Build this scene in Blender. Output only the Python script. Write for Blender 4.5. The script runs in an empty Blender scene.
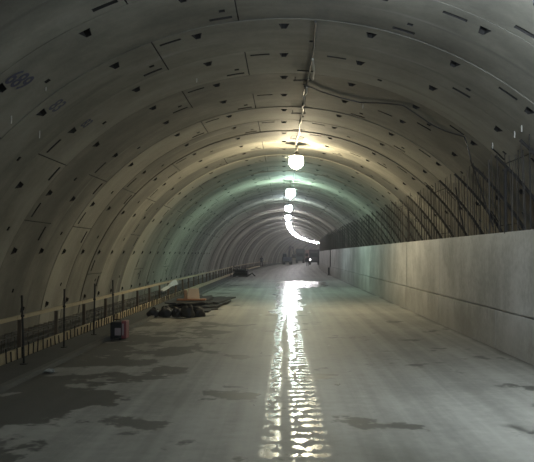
import bpy, bmesh, math, random
from math import sin, cos, pi, radians as RAD, sqrt, tan, atan
random.seed(7)
scn = bpy.context.scene
col = scn.collection

# ------------------------------------------------------------------ place: a bored tunnel, straight then bending right
R = 6.7            # lining radius
ZC = -0.74         # height of the lining's centre over the road
S1, RC = 69.0, 1304.0   # the bend starts at S1 with radius RC
EYE = 1.96
FPX, VX, VY = 780.0, 284.0, 254.5

def W(x, s, z):
    """tunnel coordinates (across, along, up) -> world"""
    if s <= S1: return (x, s, z)
    a = (s - S1) / RC
    return (RC - (RC - x) * cos(a), S1 + (RC - x) * sin(a), z)

def yaw(s): return 0.0 if s <= S1 else -(s - S1) / RC

# ------------------------------------------------------------------ node helpers
class N:
    def __init__(self, name):
        self.m = bpy.data.materials.new(name); self.m.use_nodes = True
        self.t = self.m.node_tree; self.t.nodes.clear()
        self.out = self.t.nodes.new('ShaderNodeOutputMaterial')
        self.b = self.t.nodes.new('ShaderNodeBsdfPrincipled')
        self.t.links.new(self.b.outputs[0], self.out.inputs[0])
    def link(self, a, b): self.t.links.new(a, b)
    def put(self, sock, v):
        if isinstance(v, bpy.types.NodeSocket): self.link(v, sock)
        elif isinstance(v, (tuple, list)) and len(v) == 3 and sock.type == 'RGBA': sock.default_value = (*v, 1)
        else: sock.default_value = v
    def math(self, op, a, b=0.0, c=None, clamp=False):
        n = self.t.nodes.new('ShaderNodeMath'); n.operation = op; n.use_clamp = clamp
        self.put(n.inputs[0], a); self.put(n.inputs[1], b)
        if c is not None: self.put(n.inputs[2], c)
        return n.outputs[0]
    def step(self, v, a, b, lo=0.0, hi=1.0):
        n = self.t.nodes.new('ShaderNodeMapRange'); n.interpolation_type = 'SMOOTHSTEP'
        self.put(n.inputs[0], v); self.put(n.inputs[1], a); self.put(n.inputs[2], b); self.put(n.inputs[3], lo); self.put(n.inputs[4], hi)
        return n.outputs[0]
    def band(self, v, a, b, e=0.05):
        return self.math('MULTIPLY', self.step(v, a - e, a + e), self.step(v, b - e, b + e, 1.0, 0.0))
    def coord(self, kind='UV', scale=(1, 1, 1)):
        n = self.t.nodes.new('ShaderNodeTexCoord'); o = n.outputs[kind]
        mp = self.t.nodes.new('ShaderNodeMapping'); self.link(o, mp.inputs[0]); mp.inputs['Scale'].default_value = scale
        return mp.outputs[0]
    def xyz(self, v):
        n = self.t.nodes.new('ShaderNodeSeparateXYZ'); self.link(v, n.inputs[0]); return n.outputs
    def noise(self, vec, scale=1.0, detail=4, rough=0.55):
        n = self.t.nodes.new('ShaderNodeTexNoise'); self.link(vec, n.inputs['Vector'])
        n.inputs['Scale'].default_value = scale; n.inputs['Detail'].default_value = detail; n.inputs['Roughness'].default_value = rough
        return n.outputs[0]
    def mix(self, f, a, b):
        n = self.t.nodes.new('ShaderNodeMix'); n.data_type = 'RGBA'
        self.put(n.inputs[0], f); self.put(n.inputs[6], a); self.put(n.inputs[7], b); return n.outputs[2]
    def scale_col(self, c, f):
        n = self.t.nodes.new('ShaderNodeVectorMath'); n.operation = 'SCALE'
        self.put(n.inputs[0], c) if isinstance(c, bpy.types.NodeSocket) else setattr(n.inputs[0], 'default_value', c)
        self.put(n.inputs[3], f); return n.outputs[0]
    def bump(self, h, strength=0.3, dist=0.01):
        n = self.t.nodes.new('ShaderNodeBump'); self.link(h, n.inputs['Height'])
        n.inputs['Strength'].default_value = strength; n.inputs['Distance'].default_value = dist
        self.link(n.outputs[0], self.b.inputs['Normal'])
    def set(self, color=None, rough=None, metal=None):
        if color is not None: self.put(self.b.inputs['Base Color'], color)
        if rough is not None: self.put(self.b.inputs['Roughness'], rough)
        if metal is not None: self.put(self.b.inputs['Metallic'], metal)
        return self

def simple(name, c, rough=0.6, metal=0.0, var=0.35, scale=3.0):
    n = N(name); v = n.coord('Object')
    f = n.noise(v, scale, 4)
    dark = tuple(k * (1 - var) for k in c); light = tuple(min(1, k * (1 + var)) for k in c)
    n.set(n.mix(f, dark, light), rough, metal); n.bump(n.noise(v, scale * 6, 3), 0.2, 0.01)
    return n.m

def emis(name, c, strength):
    n = N(name); n.set((0.8, 0.8, 0.8), 0.4)
    n.b.inputs['Emission Color'].default_value = (*c, 1); n.b.inputs['Emission Strength'].default_value = strength
    return n.m

# lining concrete
def lining_mat():
    n = N('lining_concrete'); uv = n.coord('UV')
    at = n.t.nodes.new('ShaderNodeAttribute'); at.attribute_name = 'ring'
    ring = at.outputs['Fac']
    big = n.noise(n.coord('UV', (0.5, 0.12, 1)), 1.0, 4, .6)      # streaks running round the ring
    blot = n.noise(uv, 0.9, 5, .6)
    fine = n.noise(uv, 9.0, 4, .6)
    val = n.math('ADD', n.math('MULTIPLY', ring, 0.5), n.math('MULTIPLY', big, 0.8))
    val = n.math('ADD', val, n.math('MULTIPLY', blot, 0.45))
    val = n.math('ADD', val, n.math('MULTIPLY', fine, 0.12))       # about .3 .. 1.3
    base = n.mix(n.step(val, 0.55, 1.28), (0.105, 0.10, 0.082), (0.365, 0.35, 0.29))
    # pale lime and dark damp runs
    run = n.noise(n.coord('UV', (2.2, 0.16, 1)), 1.0, 3, .5)
    base = n.mix(n.step(run, 0.62, 0.78, 0.0, 0.45), base, (0.07, 0.07, 0.06))
    run2 = n.noise(n.coord('UV', (1.7, 0.2, 5)), 1.3, 3, .5)
    base = n.mix(n.step(run2, 0.64, 0.8, 0.0, 0.35), base, (0.46, 0.445, 0.41))
    n.set(base, 0.75); n.bump(n.math('ADD', fine, n.math('MULTIPLY', blot, 2.0)), 0.35, 0.01)
    n.b.inputs['Specular IOR Level'].default_value = 0.3
    return n.m

def floor_mat():
    n = N('road_concrete'); uv = n.coord('UV'); X, S = n.xyz(uv)[0:2]
    patch = n.noise(n.coord('UV', (0.55, 0.42, 1)), 1.0, 5, .58)
    fine = n.noise(uv, 6.0, 5, .65)
    tracks = n.noise(n.coord('UV', (2.4, 0.03, 1)), 1.0, 4, .6)   # faint tyre tracks along the road
    val = n.math('ADD', n.math('MULTIPLY', tracks, 0.5), n.math('ADD', n.math('MULTIPLY', patch, 0.3), n.math('MULTIPLY', fine, 0.2)))
    base = n.mix(n.step(val, 0.36, 0.64), (0.175, 0.172, 0.15), (0.33, 0.322, 0.285))
    # damp on the left half, most of it near
    wl = n.noise(n.coord('UV', (0.75, 0.62, 1)), 1.0, 5, .62)
    side = n.math('ADD', n.step(X, -4.2, -0.4, 0.085, -0.08), n.step(S, 17.0, 34.0, 0.03, -0.08))
    wet = n.step(n.math('ADD', wl, side), 0.53, 0.57)
    nr = n.noise(n.coord('UV', (0.5, 0.35, 4)), 1.0, 4, .5)
    wet2 = n.math('MULTIPLY', n.step(nr, 0.66, 0.70), n.step(X, 0.5, 2.0))
    edge = n.step(n.math('ADD', X, n.math('MULTIPLY', nr, 0.8)), 4.62, 4.85)
    wet2 = n.math('MAXIMUM', wet2, edge)
    # puddle and wet wheel strip in the middle
    dn = n.math('MULTIPLY', n.math('SUBTRACT', n.noise(n.coord('UV', (1.6, 0.35, 1)), 1.0, 4, .6), 0.5), 1.3)
    Xd = n.math('ADD', X, dn)
    Sd = n.math('ADD', S, n.math('MULTIPLY', dn, 6.0))
    right = n.math('ADD', 0.70, n.step(Sd, 45.0, 49.0, 0.0, 2.1))
    pa = n.math('MULTIPLY', n.step(Xd, -0.45, -0.37), n.step(n.math('SUBTRACT', right, Xd), -0.05, 0.05))
    pa = n.math('MULTIPLY', pa, n.band(Sd, 27.0, 58.0, 0.8))
    pa = n.math('MULTIPLY', pa, n.step(n.noise(n.coord('UV', (4.5, 0.8, 3)), 1.0, 4, .65), 0.40, 0.46))
    tread = n.math('SINE', n.math('ADD', n.math('MULTIPLY', S, 2 * pi / 0.33), n.math('MULTIPLY', dn, 5.0)))
    tn = n.noise(n.coord('UV', (9.0, 3.4, 1)), 1.0, 3, .6)
    Xs = n.math('ADD', X, n.math('MULTIPLY', dn, .12))
    lb = n.math('SUBTRACT', n.step(S, 19.0, 27.0, -0.05, 0.12), Xs)
    lstrip = n.math('MULTIPLY', n.step(lb, -.05, .05), n.step(Xs, -0.28, -0.18))
    lstrip = n.math('MULTIPLY', lstrip, n.step(n.math('ADD', tn, n.math('MULTIPLY', tread, .05)), 0.47, 0.55))
    rstrip = n.math('MULTIPLY', n.band(n.math('ADD', X, n.math('MULTIPLY', dn, .12)), 0.08, 0.44, 0.06), n.step(n.math('ADD', tn, n.math('MULTIPLY', tread, .10)), 0.50, 0.59))
    pb = n.math('MULTIPLY', n.math('MAXIMUM', lstrip, rstrip), n.step(S, 36.0, 42.0, 1.0, 0.0))
    spots = n.math('MULTIPLY', n.step(n.noise(n.coord('UV', (3.0, 1.2, 2)), 1.0, 3, .6), 0.66, 0.69), n.band(X, -0.9, 1.2, 0.3))
    pud = n.math('MAXIMUM', n.math('MAXIMUM', pa, pb), n.math('MULTIPLY', spots, 0.8))
    anyw = n.math('MAXIMUM', wet, wet2)
    base = n.mix(n.math('MULTIPLY', anyw, 0.85), base, (0.045, 0.045, 0.038))
    base = n.mix(n.math('MULTIPLY', pud, 0.6), base, (0.10, 0.10, 0.09))
    r = n.math('SUBTRACT', 0.62, n.math('MULTIPLY', anyw, 0.06))
    r = n.math('SUBTRACT', r, n.math('MULTIPLY', pud, 0.44), clamp=True)
    n.set(base, r)
    n.bump(fine, 0.10, 0.01)
    return n.m

def wall_mat():
    n = N('cast_wall_concrete'); uv = n.coord('UV'); S, Z = n.xyz(uv)[0:2]
    big = n.noise(uv, 0.55, 5, .6); drip = n.noise(n.coord('UV', (2.5, 0.35, 1)), 1.0, 4, .6); fine = n.noise(uv, 8, 4, .6)
    val = n.math('ADD', n.math('MULTIPLY', big, .65), n.math('ADD', n.math('MULTIPLY', drip, .12), n.math('MULTIPLY', fine, .23)))
    base = n.mix(n.step(val, .35, .65), (0.29, 0.285, 0.265), (0.56, 0.555, 0.53))
    base = n.mix(n.step(n.noise(n.coord('UV', (1.1, 1.0, 3)), 1.2, 5, .7), 0.60, 0.72, 0, .5), base, (0.16, 0.155, 0.14))
    # dusty stain along the lower lift
    base = n.mix(n.step(n.math('ADD', Z, n.math('MULTIPLY', big, .5)), 0.45, 1.25, .45, 0), base, (0.21, 0.19, 0.15))
    n.set(base, 0.6); n.bump(fine, .2, .01)
    return n.m

M = {
 'lining': lining_mat(), 'floor': floor_mat(), 'wall': wall_mat(),
 'kerb': simple('kerb_concrete', (0.10, 0.10, 0.088), 0.8, 0, .4, 1.5),
 'gasket_shade': simple('gasket_and_recess_shade', (0.012, 0.011, 0.010), 0.9, 0, .3, 4),  # joint gasket black; in pockets, slots and sockets it paints in their shade
 'slab': simple('damp_slab', (0.05, 0.051, 0.044), 0.8, 0, .35, 1.2),
 'rust': simple('rusty_steel', (0.045, 0.040, 0.034), 0.85, 0.0, .5, 5),
 'rust2': simple('dark_steel', (0.022, 0.020, 0.018), 0.85, 0.0, .4, 5),
 'rust3': simple('grey_brown_steel', (0.12, 0.11, 0.095), 0.85, 0.0, .4, 5),
 'timber': simple('yellow_timber', (0.40, 0.33, 0.20), 0.7, 0, .25, 2.5),
 'pole': simple('pole_steel', (0.03, 0.03, 0.03), 0.6, 0.4, .3, 4),
 'post': simple('brown_timber', (0.10, 0.075, 0.05), 0.8, 0, .3, 3),
 'black': simple('black_plastic', (0.012, 0.013, 0.014), 0.55, 0, .4, 4),
 'red': simple('red_paint', (0.2, 0.05, 0.055), 0.5, 0, .3, 5),
 'pink': simple('pale_panel', (0.30, 0.25, 0.25), 0.55, 0, .2, 8),
 'white': simple('white_sheet', (0.42, 0.43, 0.41), 0.6, 0, .12, 4),
 'crate': simple('tan_board', (0.36, 0.31, 0.25), 0.7, 0, .15, 3),
 'crate2': simple('brown_board', (0.20, 0.135, 0.09), 0.7, 0, .25, 3),
 'orange': simple('orange_plank', (0.26, 0.12, 0.055), 0.7, 0, .25, 3),
 'rubber': simple('dark_rubber', (0.02, 0.02, 0.019), 0.9, 0, .4, 3),
 'cable': simple('cable_sheath', (0.03, 0.03, 0.034), 0.5, 0, .3, 3),
 'cablew': simple('pale_cable', (0.55, 0.53, 0.48), 0.5, 0, .2, 3),
 'ink': simple('blue_paint_mark', (0.045, 0.048, 0.09), 0.7, 0, .2, 9),
 'blue': simple('blue_grey_paint', (0.06, 0.072, 0.10), 0.5, .1, .3, 2),
 'green': simple('dark_green_paint', (0.045, 0.065, 0.06), 0.5, .1, .3, 2),
 'greyp': simple('grey_paint', (0.06, 0.058, 0.062), 0.5, .1, .3, 2),
 'redbrown': simple('faded_red_sheet', (0.33, 0.22, 0.2), 0.6, 0, .2, 2),
 'glass': simple('dark_glass', (0.02, 0.025, 0.03), 0.1, 0, .1, 2),
 'skin': simple('skin', (0.35, 0.22, 0.16), 0.6, 0, .1, 5),
 'cloth': simple('dark_workwear', (0.035, 0.04, 0.05), 0.85, 0, .2, 6),
 'helmet': simple('dull_helmet', (0.10, 0.10, 0.09), 0.4, 0, .1, 6),
 'shade': simple('lamp_shade_metal', (0.12, 0.12, 0.12), 0.5, .6, .2, 4),
}

# ------------------------------------------------------------------ mesh helpers
class MB:
    def __init__(self, local=None):
        self.v = []; self.f = []; self.uv = {}; self.local = local
    def add(self, vs, fs):
        k = len(self.v); self.v += [tuple(p) for p in vs]; self.f += [tuple(i + k for i in f) for f in fs]
    def box(self, x0, x1, y0, y1, z0, z1, taper=0.0, M_=None):
        t = taper
        vs = [(x0, y0, z0), (x1, y0, z0), (x1, y1, z0), (x0, y1, z0), (x0 + t, y0 + t, z1), (x1 - t, y0 + t, z1), (x1 - t, y1 - t, z1), (x0 + t, y1 - t, z1)]
        if M_: vs = [M_(p) for p in vs]
        self.add(vs, [(0, 3, 2, 1), (4, 5, 6, 7), (0, 1, 5, 4), (1, 2, 6, 5), (2, 3, 7, 6), (3, 0, 4, 7)])
        return self
    def tube(self, pts, r, n=6, cap=True):
        pts = [tuple(p) for p in pts]; k0 = len(self.v); m = len(pts)
        rs = r if isinstance(r, (list, tuple)) else [r] * m
        from mathutils import Vector as V
        P = [V(p) for p in pts]
        prev = None
        for i in range(m):
            d = (P[min(i + 1, m - 1)] - P[max(i - 1, 0)]).normalized()
            if prev is None:
                a = d.cross(V((0, 0, 1)))
                if a.length < .1: a = d.cross(V((1, 0, 0)))
            else:
                a = prev - d * prev.dot(d)
            a.normalize(); prev = a; b = d.cross(a)
            for j in range(n):
                t = 2 * pi * j / n; q = P[i] + (a * cos(t) + b * sin(t)) * rs[i]; self.v.append(tuple(q))
        for i in range(m - 1):
            for j in range(n):
                j2 = (j + 1) % n; self.f.append((k0 + i * n + j, k0 + i * n + j2, k0 + (i + 1) * n + j2, k0 + (i + 1) * n + j))
        if cap:
            self.f.append(tuple(k0 + j for j in range(n))[::-1]); self.f.append(tuple(k0 + (m - 1) * n + j for j in range(n)))
        return self
    def lathe(self, prof, n=16, c=(0, 0, 0)):
        k0 = len(self.v); m = len(prof)
        for r, z in prof:
            for j in range(n):
                t = 2 * pi * j / n; self.v.append((c[0] + r * cos(t), c[1] + r * sin(t), c[2] + z))
        for i in range(m - 1):
            for j in range(n):
                j2 = (j + 1) % n; self.f.append((k0 + i * n + j, k0 + i * n + j2, k0 + (i + 1) * n + j2, k0 + (i + 1) * n + j))
        return self
    def blob(self, c, rx, ry, rz, seed=0, amp=.18, nu=16, nv=10, flat=True):
        rnd = random.Random(seed); ph = [rnd.uniform(0, 6.28) for _ in range(6)]
        k0 = len(self.v)
        for i in range(nv + 1):
            th = pi * i / nv
            for j in range(nu):
                t = 2 * pi * j / nu
                k = 1 + amp * (sin(3 * t + ph[0] + 2 * th) * .5 + sin(5 * t + ph[1]) * sin(3 * th + ph[2]) * .5 + sin(2 * t + 4 * th + ph[3]) * .4)
                z = cos(th) * k
                if flat and z < -.55: z = -.55
                self.v.append((c[0] + rx * sin(th) * cos(t) * k, c[1] + ry * sin(th) * sin(t) * k, c[2] + rz * z))
        for i in range(nv):
            for j in range(nu):
                j2 = (j + 1) % nu; self.f.append((k0 + i * nu + j, k0 + i * nu + j2, k0 + (i + 1) * nu + j2, k0 + (i + 1) * nu + j))
        return self
    def build(self, name, mat, parent=None, smooth=False, loc=None):
        me = bpy.data.meshes.new(name)
        vs = self.v
        if loc is not None: vs = [(p[0] - loc[0], p[1] - loc[1], p[2] - loc[2]) for p in vs]
        me.from_pydata(vs, [], self.f); me.materials.append(mat)
        bm = bmesh.new(); bm.from_mesh(me); bmesh.ops.recalc_face_normals(bm, faces=bm.faces); bm.to_mesh(me); bm.free()
        if smooth:
            for p in me.polygons: p.use_smooth = True
        o = bpy.data.objects.new(name, me); col.objects.link(o)
        if parent is not None: o.parent = parent
        elif loc is not None: o.location = loc
        return o

def tag(o, label=None, cat=None, group=None, kind=None):
    if label: o['label'] = label
    if cat: o['category'] = cat
    if group: o['group'] = group
    if kind: o['kind'] = kind
    return o

def empty(name, loc, rz=0.0, label=None, cat=None, group=None):
    o = bpy.data.objects.new(name, None); col.objects.link(o); o.location = loc; o.rotation_euler = (0, 0, rz)
    o.empty_display_size = .2
    return tag(o, label, cat, group)

def dup(root, loc, rz=0.0, label=None, group=None):
    r = root.copy(); col.objects.link(r); r.location = loc; r.rotation_euler = (0, 0, rz)
    if label: r['label'] = label
    if group: r['group'] = group
    for ch in list(root.children):
        c = ch.copy(); col.objects.link(c); c.parent = r
        for g in ch.children:
            d = g.copy(); col.objects.link(d); d.parent = c
    return r

def bevel(o, w=.01, seg=2):
    m = o.modifiers.new('bevel', 'BEVEL'); m.width = w; m.segments = seg; m.limit_method = 'ANGLE'; return o

# ------------------------------------------------------------------ lining: rings of segments with recessed pockets, slots and joints
PA = 13.1; ST = PA / 16
SEAM0 = 21.1
YL = [0.0, 0.03, 0.30, 0.40, 0.60, 1.30, 1.42, 1.68, 1.80, 2.0]
# joint j sits at (j + .5) * PA
def ring_part(V, F, UV, RV, MI, k, i0, i1, detail):
    s0 = SEAM0 + 2 * k; rnd = random.Random(k * 13 + 5)
    tint = rnd.random(); dr = rnd.uniform(-.02, .02)
    js = ([-6, -3, 0, 2] if k % 4 == 2 and k > 0 else [-5, -2, 2, 5]) if k % 2 == 0 else ([-4, -1, 1, 4] if k % 4 == 3 else [-4, -1, 0, 3])
    if detail:
        A = [(i * ST, i) for i in range(i0, i1 + 1)]
        for j in js:
            c = (j + .5) * PA
            if A[0][0] < c < A[-1][0]:
                A.append((c - .09, None)); A.append((c + .09, None))
                A = [q for q in A if not (q[1] is not None and abs(q[0] - c) < .2)]
        A.sort(key=lambda q: q[0]); ang = [q[0] for q in A]; Y = YL
    else:
        ang = [i * ST for i in range(i0, i1, 3)] + [i1 * ST]; Y = [0.0, 0.05, 2.0]
    na, ny = len(ang), len(Y)
    # cell depths
    D = [[0.0] * (ny - 1) for _ in range(na - 1)]; shift = {}
    for a in range(na - 1): D[a][0] = .022
    if detail:
        for a in range(na - 1):
            c = (ang[a] + ang[a + 1]) / 2
            jj = round(c / PA)
            if abs(c - jj * PA) < ST * 1.0 + .01:
                for y in (2, 3): D[a][y] = .12
                for e, g in ((a, ang[a]), (a + 1, ang[a + 1])):
                    off = g - jj * PA
                    if abs(off) > ST * .5: shift[(e, 4)] = -off * .55; shift[(e, 3)] = -off * .2
            for j in js:
                cj = (j + .5) * PA; d = c - cj
                if abs(d) < .09:
                    for y in range(1, ny - 1): D[a][y] = .09
                if ST * 1.0 < d < ST * 5.0: D[a][2] = .10
                if -ST * 5.0 < d < -ST * 1.0: D[a][7] = .10
            # small grout sockets
            if jj % 2 == k % 2 and 0 < (c - (jj * PA + 5 * ST)) < ST: D[a][5] = .07
    base = len(V)
    def pos(a, y, r):
        an = RAD(ang[a] + shift.get((a, y), 0.0)); s = s0 + Y[y]
        return W((R + dr + r) * sin(an), s, (R + dr + r) * cos(an) + ZC), (s, R * an)
    for a in range(na):
        for y in range(ny):
            p, u = pos(a, y, 0); V.append(p); UV.append(u)
    idx = lambda a, y: base + a * ny + y
    def face(q, mi=0): F.append(tuple(q)); RV.append(tint); MI.append(mi)
    for a in range(na - 1):
        for y in range(ny - 1):
            d = D[a][y]
            if d == 0: face((idx(a, y), idx(a, y + 1), idx(a + 1, y + 1), idx(a + 1, y))); continue
            b = len(V)
            for (aa, yy) in ((a, y), (a, y + 1), (a + 1, y + 1), (a + 1, y)):
                p, u = pos(aa, yy, d); V.append(p); UV.append(u)
            face((b, b + 1, b + 2, b + 3), 1 if d > .05 else 0)  # recess floors painted dark as shade, joint grooves as gasket
            ring4 = [(a, y), (a, y + 1), (a + 1, y + 1), (a + 1, y)]
            for e, (da, dy) in enumerate(((-1, 0), (0, 1), (1, 0), (0, -1))):
                na_, ny_ = a + da, y + dy
                if 0 <= na_ < na - 1 and 0 <= ny_ < ny - 1 and D[na_][ny_] >= d: continue
                p0 = ring4[e]; p1 = ring4[(e + 1) % 4]
                face((idx(*p0), idx(*p1), b + (e + 1) % 4, b + e), 1 if d > .05 else 0)  # recess side walls get the same painted-in shade
def lining(name, i0, i1):
    V, F, UV, RV, MI = [], [], [], [], []
    for k in range(-18, 146):
        s = SEAM0 + 2 * k
        ring_part(V, F, UV, RV, MI, k, i0, i1, 8 < s < 64)
    me = bpy.data.meshes.new(name); me.from_pydata(V, [], F); me.materials.append(M['lining']); me.materials.append(M['gasket_shade'])
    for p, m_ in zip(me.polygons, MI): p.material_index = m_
    uvl = me.uv_layers.new(name='UVMap')
    for lp in me.loops: uvl.data[lp.index].uv = UV[lp.vertex_index]
    at = me.attributes.new('ring', 'FLOAT', 'FACE')
    for i, t in enumerate(RV): at.data[i].value = t
    o = bpy.data.objects.new(name, me); col.objects.link(o); return tag(o, kind='structure')
wall_left = lining('wall_left', -119, -55)
ceiling = lining('ceiling', -55, 55)
wall_right = lining('wall_right', 55, 119)

# ------------------------------------------------------------------ road slab and cast wall
def uvmesh(name, quads, mat):
    """quads: list of 4 (x, s, z, u, v)"""
    me = bpy.data.meshes.new(name); V, F, UV = [], [], []
    for q in quads:
        k = len(V); V += [W(*p[:3]) for p in q]; UV += [p[3:] for p in q]; F.append((k, k + 1, k + 2, k + 3))
    me.from_pydata(V, [], F); me.materials.append(mat); l = me.uv_layers.new(name='UVMap')
    for lp in me.loops: l.data[lp.index].uv = UV[lp.vertex_index]
    o = bpy.data.objects.new(name, me); col.objects.link(o); return o
ss = [-14, 0, 20, 40, 60, 69] + [69 + 4 * i for i in range(1, 60)]
tag(uvmesh('floor', [[(-6.66, a, 0, -6.66, a), (6.66, a, 0, 6.66, a), (6.66, b, 0, 6.66, b), (-6.66, b, 0, -6.66, b)] for a, b in zip(ss, ss[1:])], M['floor']), kind='structure')

q = []
def wbox(x0, x1, s0, s1, z0, z1):
    c = lambda x, s, z: (x, s, z, s, z + (x - 4.45))
    q.append([c(x0, s0, z0), c(x0, s1, z0), c(x0, s1, z1), c(x0, s0, z1)])
    q.append([c(x0, s0, z1), c(x0, s1, z1), c(x1, s1, z1), c(x1, s0, z1)])
    q.append([c(x1, s0, z0), c(x1, s1, z0), c(x1, s1, z1), c(x1, s0, z1)])
    q.append([c(x0, s0, z0), c(x1, s0, z0), c(x1, s0, z1), c(x0, s0, z1)])
    q.append([c(x0, s1, z0), c(x1, s1, z0), c(x1, s1, z1), c(x0, s1, z1)])
s = -7.6
while s < 215:
    wbox(4.41, 4.85, s + .02, s + 5.98, 0, .80)
    wbox(4.49, 4.85, s + .02, s + 5.98, .80, .83)      # the dark construction joint between the lifts
    wbox(4.45 + random.uniform(-.01, .01), 4.85, s + .02, s + 5.98, .83, 2.38)
    wbox(4.465, 4.85, s + .02, s + 5.98, 2.38, 2.41)
    s += 6
q2 = uvmesh('wall_inner', q, M['wall']); tag(q2, kind='structure')

# dark damp slab left of the road with its low kerb
mb = MB()
for a, b in zip(ss, ss[1:]):
    if b > 180: break
    mb.box(-4.9, -4.12, a, b, -.02, .03, M_=lambda p: W(*p)); 
tag(mb.build('trim_1', M['slab']), kind='structure')
mb = MB()
for a, b in zip(ss, ss[1:]):
    if b > 180: break
    mb.box(-4.12, -4.0, a, b, -.02, .075, M_=lambda p: W(*p))
tag(mb.build('trim_2', M['kerb']), kind='structure')
mb = MB()
for a, b in zip(ss, ss[1:]):
    if b > 180: break
    mb.box(-6.6, -4.98, a, b, -.02, .012, M_=lambda p: W(*p))
tag(mb.build('trim_3', M['slab']), kind='structure')

# ------------------------------------------------------------------ rays from the photograph's viewpoint, used to find where things stand
def on_floor(px, py, z=0.0):
    Y = FPX * (EYE - z) / (py - VY); return ((px - VX) / FPX * Y, Y)
def on_lining(px, py, gap=.05):
    u = (px - VX) / FPX; v = (VY - py) / FPX; r = R - gap; c = EYE - ZC
    A = u * u + v * v; B = 2 * c * v; C_ = c * c - r * r
    t = (-B + sqrt(B * B - 4 * A * C_)) / (2 * A); return (u * t, t, EYE + v * t)

# ------------------------------------------------------------------ left side: rail, board, cages, poles
t = empty('guard_rail', (-5.09, 12, 0), 0, 'long yellow timber guard rail on brown posts along the left lining', 'railing')
def frame(loc): return loc
L = (-5.09, 12, 0)
mb = MB()
segs = [-6 + 4.76 * i for i in range(8)]
a = -4.28
while a < 140:
    b = a + 4.76
    mb.box(-5.12, -5.06, a + .01, b - .01, .72, .79, M_=lambda p: W(*p)); a = b
mb.build('top_rail', M['timber'], t, loc=L)
a = -4.28 
a = 14.76 - 2.38 * 8
while a < 138:
    p = MB().box(-5.055, -4.985, a - .03, a + .03, 0.0, .72, M_=lambda p: W(*p)); p.build('post', M['post'], t, loc=L)
    a += 2.38
mb = MB(); a = -4.28
while a < 120:
    b = a + 4.0; mb.box(-4.97, -4.92, a + .01, b - .01, .03, .21 + random.uniform(-.01, .01), M_=lambda p: W(*p)); a = b
tag(mb.build('formwork_board', M['timber'], loc=(-4.95, 12, 0)), 'low yellow timber formwork board running below the left guard rail', 'formwork')
fb = bpy.data.objects['formwork_board']
for i in range(92):
    y_ = 11.0 + .3 * i + random.uniform(-.04, .04)
    h_ = random.uniform(.16, .26)
    MB().tube([(-4.90, y_, .03), (-4.90 + random.uniform(-.02, .02), y_, .03 + h_)], .014, 5).build('dowel', M['rust2'], fb, loc=(-4.95, 12, 0))

# rebar cages between rail and board
def cage(s0, n, label):
    L = W(-5.0, s0, 0); t = empty('rebar_cage', L, 0, label, 'rebar cage', 'rebar cages laid along the left kerb')
    for (x, z) in ((-5.17, .22), (-5.17, .38), (-5.5, .22), (-5.5, .38), (-5.75, .30)):
        MB().tube([W(x + random.uniform(-.01, .01), s0 + .05 + (5.9) * k / 6, z + random.uniform(-.015, .015)) for k in range(7)], .010, 5).build('long_bar', M['rust3'], t, loc=L)
    for k in range(n):
        s = s0 + .2 + k * 5.7 / n; e = random.uniform(-.03, .03)
        MB().tube([W(-5.16, s, 0.02), W(-5.16, s + e, .38), W(-5.2, s + e, .40), W(-5.48, s + e, .40), W(-5.51, s, .02)], .008, 5).build('stirrup', M['rust3'], t, loc=L)
    return t
cage_names = ['nearest rebar cage on the left kerb, beside the first poles', 'rebar cage beside the black and red box', 'rebar cage level with the dark bundles', 'rebar cage behind the tan crate']
for i in range(9):
    n = 22 if i < 3 else 14 if i < 5 else 8
    c = cage(8 + 6 * i, int(n * .75), (['low dark rebar cage at the left picture edge, nearest to the viewer', 'low dark rebar cage behind the black and red box', 'low dark rebar cage behind the black bundles', 'low dark rebar cage behind the flat rubber sheets', 'low dark rebar cage behind the tan crate'] + ['low dark rebar cage far along the left rail'] * 4)[i])
    if i < 5: del c['group']
pole_l = ['thin dark steel pole at the left edge, nearest of the four', 'thin dark steel pole, second from the left edge', 'thin dark steel pole, third from the left, near the red box', 'thin dark steel pole just left of the black and red box']
for (px, top, Y, dx), lb in zip(((62.5, 0, 0, 0),) * 0 + ((0, 1.24, 13.7, .05), (0, 1.24, 16.2, .0), (0, 1.26, 18.75, -.02), (0, 1.27, 20.9, .02)), pole_l):
    L = (-4.58, Y, .03); t = empty('steel_pole', L, 0, lb, 'pole')
    MB().tube([(-4.58, Y, .03), (-4.58 - dx, Y, top)], .019, 8).build('rod', M['pole'], t, loc=L)
    MB().tube([(-4.58 - dx * .6, Y, .86), (-4.58 - dx * .6, Y, .90)], .032, 8).build('clamp', M['pole'], t, loc=L)
    MB().lathe([(.0, .0), (.07, 0), (.07, .015), (.0, .015)], 10, (-4.58, Y, .03)).build('foot_plate', M['pole'], t, loc=L)

# ------------------------------------------------------------------ things on the left of the road
x, y = on_floor(120, 339); L = (x, y, 0)
t = empty('equipment_box', L, 0, 'small black box with a red side and pale panel standing on the road edge', 'box')
bevel(MB().box(-.20, .06, -.16, .2, 0.03, .40).build('body', M['black'], t), .02)
bevel(MB().box(.06, .17, -.15, .19, .02, .43).build('side_panel', M['red'], t), .015)
bevel(MB().box(-.09, .05, -.172, -.16, .10, .27).build('plate', M['pink'], t), .004)
bevel(MB().box(.075, .115, -.162, -.15, .10, .37).build('stripe', M['pink'], t), .004)
MB().tube([(-.15, 0, .40), (-.15, 0, .45), (.0, 0, .45), (.0, 0, .40)], .012, 6).build('handle', M['black'], t)
MB().box(-.19, -.13, -.15, .19, 0, .03).build('runner', M['black'], t); MB().box(.0, .05, -.15, .19, 0, .03).build('runner', M['black'], t)

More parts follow.
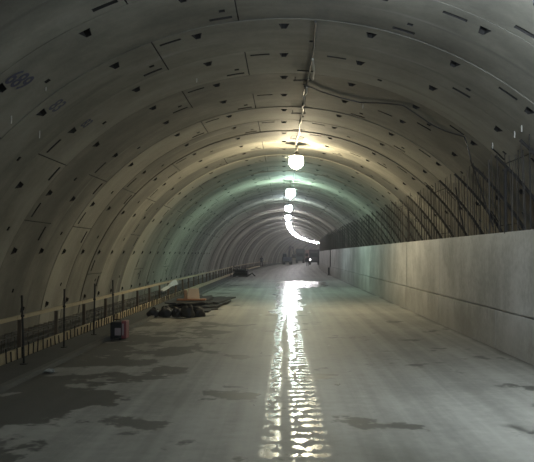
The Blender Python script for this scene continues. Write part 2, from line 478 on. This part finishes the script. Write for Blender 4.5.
def bundle(px, py, w, h, seed, label):
    x, y = on_floor(px, py); L = (x, y, 0); t = empty('sack', L, 0, label, 'sack', None)
    MB().blob((0, 0, h * .40), w / 2, w * .45, h * .62, seed, .22, 20, 12).build('bag', M['black'], t, smooth=True)
    MB().blob((w * .25, 0, h * .88), w * .14, w * .12, h * .10, seed + 3, .2, 10, 6, False).build('tied_neck', M['black'], t, smooth=True)
    MB().lathe([(w * .1, 0), (w * .12, .01), (w * .12, .025), (w * .1, .035)], 12, (w * .25, 0, h * .82)).build('tie', M['cable'], t)
    return t
bundle(153.5, 317.5, .39, .28, 1, 'black sack at the left end of the dark row by the kerb')
bundle(165, 317.5, .38, .32, 2, 'black sack second from the left in the dark row')
bundle(177, 317.5, .33, .30, 3, 'black sack just right of the white scrap')
bundle(187.5, 318.0, .42, .38, 4, 'tallest black sack, in the middle of the right-hand dark heap')
bundle(198.5, 317.0, .38, .30, 5, 'black sack at the right end of the dark row, in front of rubber sheets')
def ragged(px, py, w, l, z, seed, rz, label, mat='rubber', th=.03, name='rubber_sheet', cat='sheet'):
    rnd = random.Random(seed); x, y = on_floor(px, py, z); L = (x, y, z); n = 26; o = []
    for i in range(n):
        a = 2 * pi * i / n; k = 1 / max(abs(cos(a)), abs(sin(a))) ** .8 * rnd.uniform(.8, 1.08); o.append((w / 2 * cos(a) * k, l / 2 * sin(a) * k))
    mb = MB(); vs = [(p[0], p[1], .0) for p in o] + [(p[0], p[1], th + rnd.uniform(0, .03)) for p in o] + [(0, 0, th)]
    fs = [(i, (i + 1) % n, n + (i + 1) % n, n + i) for i in range(n)] + [(n + i, n + (i + 1) % n, 2 * n) for i in range(n)] + [tuple(range(n))[::-1]]
    mb.add(vs, fs); o_ = mb.build(name, M[mat], loc=None); o_.location = L; o_.rotation_euler = (0, 0, rz); tag(o_, label, cat); return o_
ragged(190, 309.0, 1.9, 3.6, .0, 12, .1, 'flat dark rubber sheet lying right behind the black sacks')
ragged(205, 304, 1.5, 3.8, .065, 13, -.1, 'dark ragged sheet in the middle of the flat pile beside the tan crate')
ragged(213, 300.5, 1.2, 4.4, .13, 14, -.1, 'dark ragged sheet farthest right in the flat pile, nearest the road')
ragged(192, 300, 1.5, 5.0, .195, 15, .0, 'dark flat sheet under the tan crate')
x, y = on_floor(193, 298.5, .31); L = (x, y, .31)
t = empty('crate', L, .15, 'tan board crate standing on an orange plank behind the black sacks', 'crate')
bevel(MB().box(-.22, .24, -.2, .22, 0, .36, .03).build('body', M['crate'], t), .01)
bevel(MB().box(-.34, -.23, -.18, .22, 0, .32).build('side_board', M['crate2'], t), .01)
MB().box(-.19, .21, -.17, .19, .36, .375).build('lid', M['crate'], t)
o = bevel(MB().box(-.55, .5, -.42, .1, 0, .05).build('plank', M['orange']), .006); o.location = (x, y - .06, .26); tag(o, 'short orange-brown plank lying under the tan crate', 'plank')
x, y = on_floor(173.5, 315); 
o = MB().blob((0, 0, .05), .11, .10, .07, 31, .3, 12, 8).build('scrap', M['white']); o.location = (x, y - .12, .065); tag(o, 'small white scrap lying between the two black sack heaps', 'scrap')
x, y = on_floor(49.5, 372.5)
o = MB().blob((0, 0, .025), .09, .07, .035, 32, .35, 12, 8).build('scrap', M['white']); o.location = (x, y, .0); tag(o, 'small pale scrap lying on the damp floor near the left kerb', 'scrap')
# white sheet leaning at the rail
Y = 33.0; o = MB(); X0 = -4.78
prof = []
n = 12
for i in range(n):
    f = i / (n - 1); yy = Y - 2.0 + 4.0 * f
    zb = .50 + .16 * f + .03 * sin(5 * f); zt = .56 + .25 * f + .04 * sin(9 * f)
    prof.append((X0 + .05 * sin(7 * f), yy, zb, zt))
vs = []; fs = []
for (xx, yy, zb, zt) in prof: vs += [(xx, yy, zb), (xx - .1, yy, zt), (xx - .14, yy, zt - .01), (xx - .04, yy, zb - .02)]
for i in range(n - 1):
    for j in range(4): fs.append((4 * i + j, 4 * i + (j + 1) % 4, 4 * i + 4 + (j + 1) % 4, 4 * i + 4 + j))
fs += [(0, 1, 2, 3), tuple(4 * (n - 1) + j for j in (3, 2, 1, 0))]
o.add(vs, fs); tag(o.build('plastic_sheet', M['white'], loc=(X0, Y, .3)), 'crumpled white sheet draped against the left guard rail', 'sheet')

# dark stack of formwork farther along the rail
x, y = on_floor(242, 276.5); t = empty('formwork_stack', (x, y, 0), 0, 'dark stack of panels and bars by the left rail in the distance', 'stack')
for i in range(5):
    o = MB().box(-.75 + .03 * i, .55 - .02 * i, -1.2, 1.3, .02 + .13 * i, .12 + .13 * i).build('panel', M['rust2'], t); o.rotation_euler = (0, 0, random.uniform(-.06, .06))
for i in range(4):
    MB().tube([(-.7 + .35 * i, -1.0, .66), (-.75 + .35 * i, -.2, .95 - .05 * i), (-.6 + .35 * i, 1.0, .72)], .03, 6).build('bar', M['rust2'], t)
MB().tube([(.5, -1.3, .05), (.95, -1.0, .32), (1.15, .2, .05)], .05, 6).build('bent_bar', M['rust2'], t)
MB().tube([(-.9, -1.3, .0), (-.9, -1.3, .9)], .03, 6).build('upright', M['rust2'], t)

# ------------------------------------------------------------------ right side: starter bars, curved bars, posts
pro = []
for i in range(10):
    h = random.uniform(1.62, 1.78); lean = random.uniform(-.05, .05); lx = random.uniform(-.04, .01)
    pts = [(0, 0, 0), (lx * .3, lean * .4, h * .5), (lx, lean, h)]
    me_o = MB().tube(pts, random.uniform(.008, .012), 5); me = bpy.data.meshes.new('starter_bar')
    me.from_pydata(me_o.v, [], me_o.f); me.materials.append(M[['rust', 'rust2', 'rust', 'rust2', 'rust3'][i % 5]]); pro.append(me)
cnt = 0; s = 11.0; rows = []
while s < 205:
    for x in (4.52, 4.70):
        rows.append((x, s + random.uniform(-.07, .07) + (.12 if x > 4.6 else 0)))
    s += .42 if s < 74 else .46
far = MB()
for (x, s) in rows:
    if cnt < 300:
        o = bpy.data.objects.new('starter_bar', random.choice(pro)); col.objects.link(o)
        p = W(x, s, 2.41); o.location = p; o.rotation_euler = (0, 0, yaw(s))
        o.scale = (1, 1, (.93 if x > 4.6 else 1.0) * random.choice([1, 1, 1, .97, .92, .85]))
        tag(o, 'rusty upright starter bar rising from the top of the right-hand concrete wall', 'rebar', 'starter bars on top of the right wall')
        cnt += 1
    else:
        h = random.uniform(1.5, 1.7) * (.93 if x > 4.6 else 1)
        far.tube([W(x, s, 2.41), W(x - .02, s + random.uniform(-.04, .04), 2.41 + h)], .015, 4)
tag(far.build('starter_bar', M['rust'], loc=W(4.6, 60, 2.41)), 'dense far row of starter bars on the right wall before the bend', 'rebar', None, 'stuff')
# curved bars following each ring on the lining
k = 0
for i in range(-2, 36):
    s = 16.7 + 1.95 * i; a0 = RAD(42.6 + random.uniform(-.6, .6)); a1 = RAD(68)
    P = [W((R - .11) * sin(a0 + (a1 - a0) * j / 10), s, (R - .11) * cos(a0 + (a1 - a0) * j / 10) + ZC) for j in range(11)]
    L = W(5.0, s, 3.2)
    o = MB().tube(P, [.032 + .016 * j / 10 for j in range(11)], 6).build('curved_rebar', M['rust2'], loc=L)
    tag(o, 'dark curved steel bar following the lining behind the starter bars', 'rebar', 'curved bars against the right lining')
# thicker upright steel post, and a thin leaning rod
def post(px, top, bot, r, x, label, lean=0):
    u = (px - VX) / FPX; Y = x / u; z0 = 2.36; z1 = EYE + (VY - top) / FPX * Y
    L = (x, Y, z0); t = empty('steel_post', L, 0, label, 'post')
    MB().tube([(x, Y, z0), (x, Y + lean, z1)], r, 8).build('shaft', M['rust2'], t, loc=L)
    MB().tube([(x, Y + lean, z1 - .03), (x, Y + lean, z1 + .01)], r * 1.7, 8).build('cap', M['rust2'], t, loc=L)
post(504.5, 170, 230, .034, 4.49, 'thick dark steel post among the starter bars at the right')
post(408, 208, 240, .03, 4.50, 'dark steel post among the starter bars midway along the right wall')
# braces crossing the bars
for (pa, pb, lb) in (((470, 160), (492, 227), 'long thin rod slanting across the starter bars below the hanging cable'), ((455, 188), (463, 231), 'thin slanting rod among the starter bars left of the long one')):
    ua = (pa[0] - VX) / FPX; ub = (pb[0] - VX) / FPX; Ya = 4.47 / ua; Yb = 4.47 / ub
    A = (4.47, Ya, EYE + (VY - pa[1]) / FPX * Ya); B = (4.47, Yb, EYE + (VY - pb[1]) / FPX * Yb)
    tag(MB().tube([A, B], .018, 6).build('leaning_rod', M['rust2'], loc=B), lb, 'rod')
# joint box / marker post at the foot of the wall far along
x, y = on_floor(329.5, 275.5); x = 4.36; y = x / ((329.5 - VX) / FPX)
p = W(4.20, 73.5, 0); t = empty('marker_post', p, 0, 'dark marker post at the foot of the right wall in the distance', 'post')
MB().tube([(0, 0, 0), (0, 0, .75)], .07, 8).build('shaft', M['rust2'], t)
MB().lathe([(.0, 0), (.16, 0), (.14, .05), (.0, .05)], 10).build('foot', M['rust2'], t)
tag(MB().tube([W(4.35, 73.6, .8), W(4.36, 73.6, 1.5), W(4.36, 73.6, 2.50), W(4.6, 73.6, 2.52)], .035, 6).build('down_pipe', M['rust2'], loc=W(4.4, 73.6, .7)), 'dark thin pipe down the right wall above the marker post', 'pipe')

# ------------------------------------------------------------------ cables on the vault
P = [on_lining(*p) for p in ((316, 20, .04), (314, 50, .04), (308, 81, .06), (305, 88, .14), (303.5, 94, .10), (304.5, 100, .06), (302.5, 105, .16), (303.5, 110, .08), (300.5, 119, .10), (299.5, 126, .14), (299, 133, .06), (297.5, 138, .12), (296.5, 143, .10))]
P += [W(.50, 29, 5.83), W(.50, 35, 5.80), W(.49, 42, 5.84), W(.48, 49, 5.80), W(.48, 56, 5.84)] + [W(.50, 56 + 7 * i, 5.84 - .04 * (i % 2)) for i in range(1, 34)]
tag(MB().tube(P, .02, 6).build('power_cable', M['cable'], loc=P[0]), 'dark sagging power cable running along the crown to the lamps', 'cable')
wraps = [((313, 58), (313, 79)), ((306.5, 86), (304.8, 95)), ((304.3, 97), (302.6, 107)), ((301.5, 113), (299.6, 124)), ((299.5, 127), (298.8, 134)), ((297.6, 145), (295.2, 152))]
wl = ['straight pale conduit on the crown at the top of the picture', 'pale cord hanging under the power cable just below the conduit', 'pale cord beside the power cable between the first two brackets', 'pale cord at the bracket midway to the nearest lamp', 'short pale cord above the lamp-side bracket', 'short pale cord right above the nearest lamp']
for (a, b), lb in zip(wraps, wl):
    A = on_lining(*a, .10); B = on_lining(*b, .16)
    mid = tuple((A[i] + B[i]) / 2 for i in range(3)); mid = (mid[0] + .03, mid[1], mid[2] - .03)
    tag(MB().tube([A, mid, B], .022, 6).build('cord', M['cablew'], loc=A), lb, 'cable')
for (px, py, w), lb in zip(((302.5, 78, .20), (298.5, 111.5, .2), (297.5, 137, .24)), ('cable bracket on the crown at the end of the pale conduit', 'cable bracket on the crown midway to the nearest lamp', 'cable bracket on the crown just before the nearest lamp')):
    c = on_lining(px, py, .03); t = empty('cable_bracket', c, 0, lb, 'bracket')
    bevel(MB().box(-w, w, -.05, .05, -.045, -.02).build('bar', M['rust2'], t), .008)
    for sx in (-1, 1): MB().tube([(sx * w * .8, 0, -.03), (sx * w * .8, 0, .05)], .012, 6).build('bolt', M['rust2'], t)
P = [on_lining(px, py, g * .5 if g < .1 else g) for px, py, g in ((303.5, 84, .06), (312, 87, .05), (321, 91, .04), (340, 97, .04), (360, 102, .05), (384, 103, .04), (403, 105, .03), (415, 113, .05), (432, 125, .05), (446, 131.5, .03), (464, 137, .03), (467, 146, .18), (470.5, 160, .35))]
tag(MB().tube(P, .015, 6).build('cable', M['cable'], loc=P[0]), 'thin dark cable crossing the vault from the crown to the right starter bars', 'cable')
# short tie wires hanging off the lining
tw = [((8, 113), 9, 'pale tie wire hanging from the lining at the far left edge'), ((37, 128), 9, 'pale tie wire hanging left, below the second painted number'), ((43, 84), 5, 'short pale tie wire on the left lining between the painted numbers'),
      ((196, 76), 5, 'pale wire end high on the left of the vault'), ((514, 130), 8, 'pale tie wire hanging above the right starter bars, second from the picture edge'), ((521, 124), 8, 'pale tie wire hanging above the right starter bars nearest the picture edge'), ((492, 142), 7, 'pale tie wire hanging above the starter bars, leftmost of the three on the right'),
      ((363, 103), 5, 'short pale wire hanging from the crossing cable')]
for (a, ln, lb) in tw:
    A = on_lining(*a, -.02); d = ln * A[1] / FPX
    tag(MB().tube([A, (A[0] + .005, A[1], A[2] - d * .5), (A[0], A[1], A[2] - d)], .012, 5).build('tie_wire', M['cablew'], loc=A), lb, 'wire')

# painted numbers on the segments (blue, hand-stencilled)
from mathutils import Vector, Matrix
def mark(txt, px, py, size, lb, sx=1):
    P = Vector(on_lining(px, py, .004)); nrm = Vector((P.x, 0, P.z - ZC)).normalized() * -1     # towards the axis
    along = Vector((0, 1, 0)); up = along.cross(nrm) * -1
    xa = along; ya = nrm.cross(xa)
    cu = bpy.data.curves.new('segment_number', 'FONT'); cu.body = txt; cu.size = size; cu.align_x = 'CENTER'; cu.align_y = 'CENTER'; cu.extrude = .001; cu.offset = .008
    tmp = bpy.data.objects.new('segment_number', cu); col.objects.link(tmp)
    bpy.context.view_layer.update()
    dg = bpy.context.evaluated_depsgraph_get(); me = bpy.data.meshes.new_from_object(tmp.evaluated_get(dg)); bpy.data.objects.remove(tmp)
    me.materials.clear(); me.materials.append(M['ink'])
    o = bpy.data.objects.new('segment_number', me); col.objects.link(o); o.parent = wall_left
    m = Matrix((xa, ya, nrm)).transposed().to_4x4(); o.matrix_world = Matrix.Translation(P) @ m @ Matrix.Rotation(RAD(sx), 4, 'Z')
    o['label'] = lb
mark('689', 15.5, 78.5, .46, 'blue painted segment number at the top left')
mark('83', 54.5, 104.5, .42, 'blue painted segment number right of the first')
mark('83', 84.5, 122.5, .34, 'faint painted segment number')

# ------------------------------------------------------------------ lamps along the crown
LAMPC = {0: ((.75, .87, 1.0), 60), 1: ((1.0, .85, .57), 350), 2: ((.66, 1.0, .84), 240), 3: ((.80, .97, 1.0), 205), 4: ((.98, .95, 1.0), 145), 5: ((.80, .91, 1.0), 105)}
lamp_m = {k: emis('lamp_glow_%s' % 'abcdef'[k], c, s) for k, (c, s) in LAMPC.items()}
def lamp(s, x, mk, label, group=None):
    zl = 5.30 if x < 2 else 3.75; L = W(x, s, zl); zt = sqrt(R * R - x * x) + ZC - zl
    t = empty('hanging_lamp', L, yaw(s), label, 'lamp', group)
    MB().lathe([(0, -.26)] + [(.26 * sin(pi * i / 12), -.26 * cos(pi * i / 12)) for i in range(1, 12)] + [(.0, .26)], 28).build('bulb', lamp_m[mk], t, smooth=True)
    MB().lathe([(.05, .33), (.09, .30), (.15, .26), (.27, .20), (.275, .185), (.26, .19), (.14, .24), (.06, .28), (.05, .33)], 20).build('reflector', M['shade'], t, smooth=True)
    MB().lathe([(.05, .16), (.055, .30), (.03, .36)], 10).build('socket', M['shade'], t, smooth=True)
    MB().tube([(0, 0, .34), (0, 0, zt)], .014, 6).build('cord', M['cable'], t)
    return t
lamp(9.2, .46, 0, 'dimmer bluish lamp on the crown, nearest to the viewer')
lamp(28.0, .44, 1, 'big glowing lamp hanging from the crown, largest of the bright ones')
lamp(42.3, .36, 2, 'second bright lamp down the tunnel, hanging below the first')
lamp(56.3, .33, 3, 'third bright lamp down the tunnel, where the lamps begin to merge')
proto = lamp(70.3, .35, 4, 'glowing lamp in the far chain of lamps bending to the right', 'far chain of lamps')
s = 84.3; i = 0
while s < 300:
    dup(proto, W(.4, s, 5.30), yaw(s)); s += 12.5 
# floodlight on the vault beside the viewer, aimed at the right wall and its bars
from mathutils import Vector as Vec
L = (2.6, 7.0, 4.35); t = empty('floodlight', L, 0, 'floodlight hung from the vault beside the viewer, aimed at the right wall', 'lamp')
t.rotation_euler = Vec((.75, .62, -.2)).to_track_quat('X', 'Z').to_euler()
bevel(MB().box(-.22, .0, -.26, .26, -.19, .19).build('housing', M['shade'], t), .02)
MB().box(.0, .012, -.24, .24, -.17, .17).build('lens', emis('flood_glow', (.80, .91, 1.0), 900.0), t)
for k in (-1, 1): MB().box(-.15, -.1, k * .29 - .012, k * .29 + .012, -.02, .36).build('bracket_arm', M['shade'], t)
MB().box(-.15, -.1, -.30, .30, .34, .37).build('bracket_bar', M['shade'], t)
MB().tube([(-.12, 0, .35), (-.1, -.02, .95)], .02, 6).build('hanger', M['shade'], t)
# ------------------------------------------------------------------ far figures and machines
def figure(px, base, h, label, rz=0, seed=0):
    x, y = on_floor(px, base); L = (x, y, 0); t = empty('person', L, rz, label, 'person')
    k = h / 1.75
    J = {'pel': (0, 0, .95, .13), 'chest': (0, .01, 1.3, .15), 'neck': (0, 0, 1.5, .055), 'head': (0, -.02, 1.64, .10), 'top': (0, -.01, 1.72, .07),
         'lh': (-.1, 0, .9, .10), 'lk': (-.12, -.03, .5, .07), 'la': (-.13, .03, .08, .05), 'lf': (-.14, -.12, .04, .045),
         'rh': (.1, 0, .9, .10), 'rk': (.13, -.06, .5, .07), 'ra': (.15, .02, .08, .05), 'rf': (.17, -.13, .04, .045),
         'ls': (-.19, 0, 1.42, .065), 'le': (-.26, .03, 1.14, .048), 'lw': (-.25, -.08, .9, .035), 'lp': (-.25, -.12, .80, .035),
         'rs': (.19, 0, 1.42, .065), 're': (.27, .02, 1.14, .048), 'rw': (.22, -.14, .95, .035), 'rp': (.2, -.2, .88, .035)}
    E = [('pel', 'chest'), ('chest', 'neck'), ('neck', 'head'), ('head', 'top'), ('pel', 'lh'), ('lh', 'lk'), ('lk', 'la'), ('la', 'lf'), ('pel', 'rh'), ('rh', 'rk'), ('rk', 'ra'), ('ra', 'rf'),
         ('chest', 'ls'), ('ls', 'le'), ('le', 'lw'), ('lw', 'lp'), ('chest', 'rs'), ('rs', 're'), ('re', 'rw'), ('rw', 'rp')]
    ks = list(J); me = bpy.data.meshes.new('body'); me.from_pydata([tuple(c * k for c in J[n][:3]) for n in ks], [(ks.index(a), ks.index(b)) for a, b in E], [])
    o = bpy.data.objects.new('body', me); col.objects.link(o); o.parent = t; me.materials.append(M['cloth'])
    o.modifiers.new('skin', 'SKIN'); sv = me.skin_vertices[0].data if me.skin_vertices else None
    if sv is None:
        bm = bmesh.new(); bm.from_mesh(me); bm.verts.layers.skin.verify(); bm.to_mesh(me); bm.free(); sv = me.skin_vertices[0].data
    for i, n in enumerate(ks): sv[i].radius = (J[n][3] * k,) * 2; sv[i].use_root = (i == 0)
    sb = o.modifiers.new('sub', 'SUBSURF'); sb.levels = 1; sb.render_levels = 1
    MB().lathe([(.15 * k, 1.68 * k), (.125 * k, 1.69 * k), (.12 * k, 1.74 * k), (.08 * k, 1.80 * k), (.001, 1.82 * k)], 14).build('helmet', M['helmet'], t, smooth=True)
    MB().blob((0, -.03 * k, 1.62 * k), .075 * k, .09 * k, .1 * k, 3, .02, 12, 8, False).build('face', M['skin'], t, smooth=True)
    return t
figure(261.5, 266.8, 1.72, 'dark clothed person standing by the left rail in the distance', .4)
figure(307.4, 266.2, 1.70, 'dark clothed person standing beside the headlight of the truck on the right', .2)

def wheel(t, x, y, r, w, name='wheel'):
    mb = MB(); mb.tube([(x - w / 2, y, r), (x + w / 2, y, r)], r, 16); o = mb.build(name, M['black'], t)
    MB().tube([(x - w / 2 - .02, y, r), (x + w / 2 + .02, y, r)], r * .5, 10).build('hub', M['greyp'], o)
# blue-grey excavator
x, y = on_floor(287, 264.6); t = empty('excavator', (x, y, 0), .1, 'blue-grey excavator with raised arm in the distance left of centre', 'excavator')
for sx in (-1, 1):
    o = MB(); prof = [(-1.3, .25), (-1.15, .05), (1.15, .05), (1.3, .25), (1.3, .45), (1.15, .62), (-1.15, .62), (-1.3, .45)]
    x0, x1 = sorted((sx * .5, sx * .9)); o.add([(x0, a, b) for a, b in prof] + [(x1, a, b) for a, b in prof], [tuple(range(8))[::-1], tuple(range(8, 16))] + [(i, (i + 1) % 8, 8 + (i + 1) % 8, 8 + i) for i in range(8)]); bevel(o.build('track', M['black'], t), .03)
bevel(MB().box(-.85, .85, -.9, 1.3, .68, 1.45).build('body', M['blue'], t), .06)
MB().box(-.4, .4, -.4, .4, .5, .7).build('turntable', M['black'], t)
cab = bevel(MB().box(-.85, -.15, -1.0, .2, 1.45, 2.15, .05).build('cab', M['blue'], t), .04)
MB().box(-.76, -.24, -1.02, -.99, 1.5, 2.05).build('window', M['glass'], cab)
MB().tube([(.3, -.6, 1.3), (.35, -1.2, 2.8), (.4, -1.3, 3.55)], [.2, .2, .15], 8).build('boom', M['greyp'], t)
st = MB().tube([(.4, -1.3, 3.5), (.95, -1.6, 3.3), (1.15, -1.7, 1.9)], [.14, .13, .1], 8).build('stick', M['greyp'], t)
o = MB(); o.add([(.8, -2.0, 1.9), (1.5, -2.0, 1.9), (1.5, -1.5, 1.3), (.8, -1.5, 1.3), (.8, -1.4, 2.0), (1.5, -1.4, 2.0), (1.5, -1.2, 1.6), (.8, -1.2, 1.6)], [(0, 1, 2, 3), (4, 5, 6, 7), (0, 1, 5, 4), (1, 2, 6, 5), (2, 3, 7, 6), (3, 0, 4, 7)]); o.build('bucket', M['black'], t)

def truck(px, base, w, h, ln, mat, label, lights=False, rz=0, cargo='cargo_body', cm=None):
    x, y = on_floor(px, base); t = empty('truck', (x, y, 0), yaw(y), label, 'truck')
    bevel(MB().box(-w / 2, w / 2, 1.6, ln, 1.0, h).build(cargo, M[cm or mat], t), .05)
    MB().box(-w * .4, w * .4, .2, ln, .6, 1.0).build('chassis', M['black'], t)
    cab = bevel(MB().box(-w / 2 * .95, w / 2 * .95, 0, 1.5, .6, min(h * .85, 2.5), .06).build('cab', M[mat], t), .06)
    z1 = min(h * .85, 2.5)
    MB().box(-w * .38, w * .38, -.0, .05, z1 * .6, z1 * .9).build('windscreen', M['glass'], cab)
    bevel(MB().box(-w / 2, w / 2, -.1, .02, .45, .75).build('bumper', M['black'], t), .02)
    for sx in (-1, 1):
        m = M['shade']
        MB().lathe([(.001, 0), (.13, 0), (.13, .06), (.001, .06)], 12).build('headlight', lit if (lights and sx < 0) else m, t).matrix_local = Matrix.Translation((sx * w * .38, -.08, .95)) @ Matrix.Rotation(pi / 2, 4, 'X')
        for yy in (.8, ln * .7): wheel(t, sx * (w / 2 - .15), yy, .48, .28)
    return t
lit = emis('headlight_glow', (1, .97, .95), 25)
truck(299.5, 263.0, 1.85, 3.3, 5, 'green', 'dark green box truck far in the middle of the tunnel')
truck(306.8, 262.0, 1.0, 3.2, 4, 'redbrown', 'faded red narrow truck far off between the green and grey trucks')
truck(313.8, 264.8, 1.9, 2.9, 6, 'greyp', 'dark grey truck with one headlight lit in front of the right wall end', True)

# ------------------------------------------------------------------ camera, world
cam = bpy.data.cameras.new('camera'); co = bpy.data.objects.new('camera', cam); col.objects.link(co); scn.camera = co
cam.sensor_width = 36; cam.lens = 36 * FPX / 534; cam.clip_end = 800; cam.clip_start = .05
co.location = (0, 0, EYE)
co.rotation_euler = (pi / 2 + atan((VY - 231) / FPX), 0, atan((VX - 267) / FPX))
w = bpy.data.worlds.new('world'); scn.world = w; w.use_nodes = True
w.node_tree.nodes['Background'].inputs[0].default_value = (.5, .6, .7, 1); w.node_tree.nodes['Background'].inputs[1].default_value = 0.004
hz = MB().box(-7.5, 42, -14, 300, -.5, 6.5)
hm = bpy.data.materials.new('haze'); hm.use_nodes = True; nt = hm.node_tree; nt.nodes.clear()
vo = nt.nodes.new('ShaderNodeVolumeScatter'); vo.inputs['Density'].default_value = .0010; vo.inputs['Anisotropy'].default_value = .55; vo.inputs['Color'].default_value = (.93, .95, 1, 1)
oo = nt.nodes.new('ShaderNodeOutputMaterial'); nt.links.new(vo.outputs[0], oo.inputs['Volume'])
tag(hz.build('dust_haze', hm), 'thin dusty haze filling the tunnel', 'haze', kind='stuff')
vs_ = scn.view_settings; vs_.view_transform = 'Standard'; vs_.look = 'None'; vs_.gamma = 1; vs_.exposure = 0.0; vs_.use_curve_mapping = False
try:
    scn.cycles.use_light_tree = True; scn.cycles.use_denoising = True; scn.cycles.max_bounces = 8; scn.cycles.diffuse_bounces = 4; scn.cycles.sample_clamp_indirect = 3
except Exception: pass
